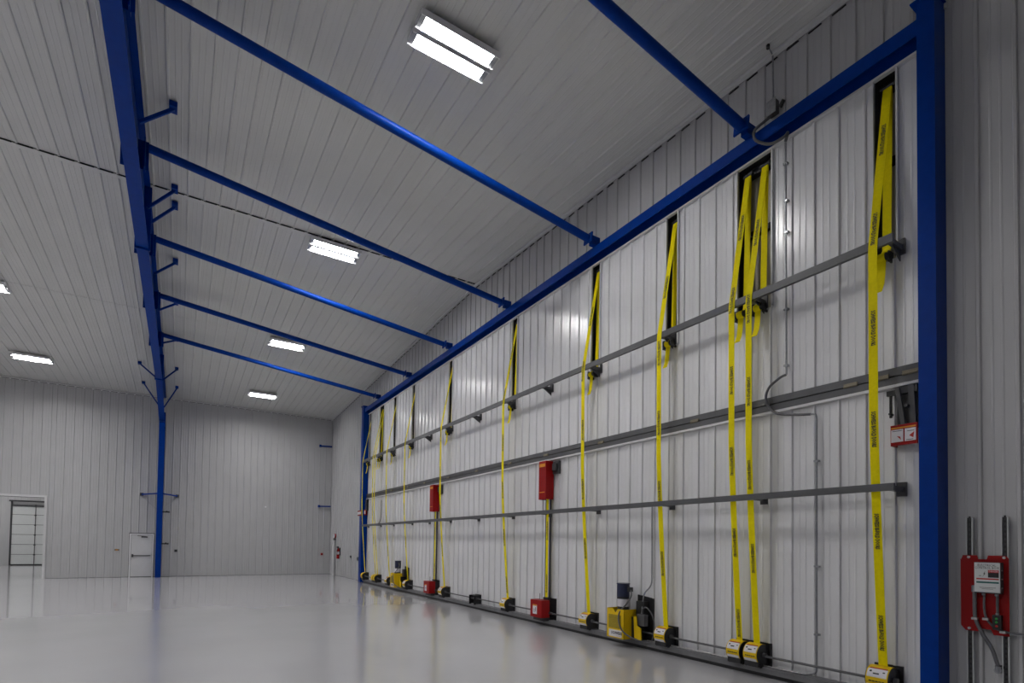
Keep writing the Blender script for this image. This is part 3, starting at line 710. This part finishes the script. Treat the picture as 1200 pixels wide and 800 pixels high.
# ================================================================== COLUMN LATCH ARMS
def latch_arm(x, s, lab):
    """ s = -1: column lies to the -x side """
    r = empty('column_latch', (x, .1, 3.3), lab, 'latch')
    MB().box(x - .09, x + .11, .0, .05, 3.25, 3.76).build('back_plate', m_black, r)
    MB().bar((x - s*.02, .10, 3.26), (x - s*.08, .12, 3.74), .045, .03, up=(0,1,0)).build('lever', m_rail, r)
    MB().bar((x + s*.07, .09, 3.26), (x + s*.05, .09, 3.74), .06, .03, up=(0,1,0)).build('lever', m_dark, r)
    MB().box(x - .11, x + .20, .06, .10, 3.66, 3.72).box(x + .155, x + .175, .06, .09, 3.40, 3.66).build('trip_rod', m_black, r)
    MB().tube([(x - .02, .05, 3.5), (x - .02, .16, 3.5)], .02, 8).build('pin', m_dark, r); MB().tube([(x + .16, .04, 3.44), (x + .16, .12, 3.44)], .014, 8).build('pin', m_dark, r)
    b = MB().box(x - .13, x + .14, .13, .145, 3.05, 3.29).box(x + .125, x + .14, .0, .13, 3.05, 3.29).build('red_guard', m_red, r)
    MB().box(x + .01, x + .132, .145, .149, 3.09, 3.235).box(x - .115, x - .005, .145, .149, 3.09, 3.235).build('warning_label', m_white, b)
    MB().box(x - .115, x + .132, .145, .149, 3.245, 3.262).build('yellow_strip', m_orange, b)
    MB().prism([(x + .03, .1495, 3.11), (x + .075, .1495, 3.16), (x + .04, .1495, 3.15)], (0, .001, 0)).prism([(x - .09, .1495, 3.12), (x - .10, .1495, 3.19), (x - .05, .1495, 3.15)], (0, .001, 0)).build('red_symbol', m_redink, b)
    MB().box(x + .02, x + .12, .1495, .1505, 3.215, 3.221).box(x - .1, x - .03, .1495, .1505, 3.2, 3.206).box(x - .09, x - .02, .1495, .1505, 3.1, 3.107).build('small_print', m_ink, b)
latch_arm(2.78, -1, 'black latch arm with red and white warning guard, beside the right blue column')
latch_arm(23.86, 1, 'black latch arm with red and white warning guard, beside the far blue column')
r = empty('latch_arm_guard', (24.3, .27, 3.1), 'small red and white guard on the far side of the far blue column', 'guard')
MB().box(23.99, 24.55, .256, .275, 3.02, 3.26).build('red_guard', m_red, r)
MB().box(24.0, 24.54, .275, .28, 3.08, 3.2).build('warning_label', m_white, r)
conduit(smooth_path([(22.3, .05, 2.6), (22.0, .05, 2.7), (21.85, .05, 3.0), (21.86, .05, 3.6)]), .012, 'thin dark conduit on the door beside the far blue column', name='conduit', m=m_dark)

# ================================================================== SMALL WALL FITTINGS
r = empty('fire_extinguisher', (28.66, .1, .9), 'small red fire extinguisher hung on the door wall near the far corner', 'extinguisher')
MB().tube([(28.66, .1, .92), (28.66, .1, .95), (28.66, .1, 1.36), (28.66, .1, 1.44), (28.66, .1, 1.5)], [.06, .075, .075, .05, .022], 16).build('cylinder', m_red, r, smooth=True)
MB().tube([(28.66, .1, 1.15), (28.66, .1, 1.30)], .0765, 16).build('label_band', m_white, r)
MB().box(28.60, 28.72, .08, .16, 1.49, 1.57).build('valve_handle', m_black, r)
MB().tube([(28.60, .13, 1.5), (28.57, .17, 1.35), (28.6, .17, 1.05)], .012, 6).build('hose', m_black, r)
B(28.62, 28.70, -.01, .04, 1.1, 1.5).build('wall_bracket', m_black, r)
r = empty('corner_pipe', (29.7, .06, 0), 'white vertical pipe on the door wall near the far corner', 'pipe')
MB().tube([(29.68, .09, 0), (29.68, .09, 1.9)], .07, 12).build('pipe', m_trim, r, smooth=True)
MB().tube([(29.50, .05, .3), (29.50, .05, 1.85)], .012, 6).build('side_conduit', m_galv, r)
r = empty('alarm_bell', (29.68, .1, 2.05), 'small round pale alarm with a red rim above the white corner pipe', 'alarm')
MB().tube([(29.68, .02, 2.13), (29.68, .10, 2.13)], .11, 18).build('body', m_white, r); MB().tube([(29.68, .0, 2.13), (29.68, .06, 2.13)], .125, 18).build('rim', m_red, r)
MB().box(29.6, 29.76, .0, .1, 1.9, 2.0).build('mounting_box', m_rail, r)
def small(name, x0, x1, y0, y1, z0, z1, m1, m2, lab, cat):
    r = empty(name, ((x0+x1)/2, (y0+y1)/2, z0), lab, cat)
    B(x0, x1, y0, y1, z0, z1).build('plate', m1, r)
    e = .25
    if x1 - x0 < y1 - y0: B(x0 - .01, x0, y0 + (y1-y0)*e, y1 - (y1-y0)*e, z0 + (z1-z0)*e, z1 - (z1-z0)*e).build('face', m2, r)
    else: B(x0 + (x1-x0)*e, x1 - (x1-x0)*e, y1, y1 + .01, z0 + (z1-z0)*e, z1 - (z1-z0)*e).build('face', m2, r)
small('wall_outlet', 26.50, 26.62, -.01, .03, 1.03, 1.15, m_rail, m_dark, 'small grey outlet on the door wall between extinguisher and far blue column', 'outlet')
small('wall_outlet', 25.15, 25.33, -.01, .05, .93, 1.12, m_galv, m_rail, 'grey outlet box on the door wall next to the far blue column', 'outlet')
small('wall_switch', L - .03, L + .02, .36, .48, 1.05, 1.17, m_redink, m_ink, 'small red pull station on the far wall near the corner', 'switch')
small('wall_switch', L - .03, L + .02, 7.29, 7.41, 1.2, 1.32, m_dark, m_ink, 'small dark switch on the far wall right of the frame column', 'switch')
small('wall_switch', L - .04, L + .02, 9.6, 9.78, 1.25, 1.33, m_tan, m_orange, 'small brown switch plate on the far wall left of the white door', 'switch')

r = empty('wall_bright_dot', (L - .03, 3.4, 3.6), 'tiny round white disc for a bright dot in the middle of the far wall', 'sensor')
MB().tube([(L - .05, 3.37, 3.62), (L + .02, 3.37, 3.62)], .045, 14).build('body', m_house, r)  # white disc stands for a bright dot, like a tiny lit hole
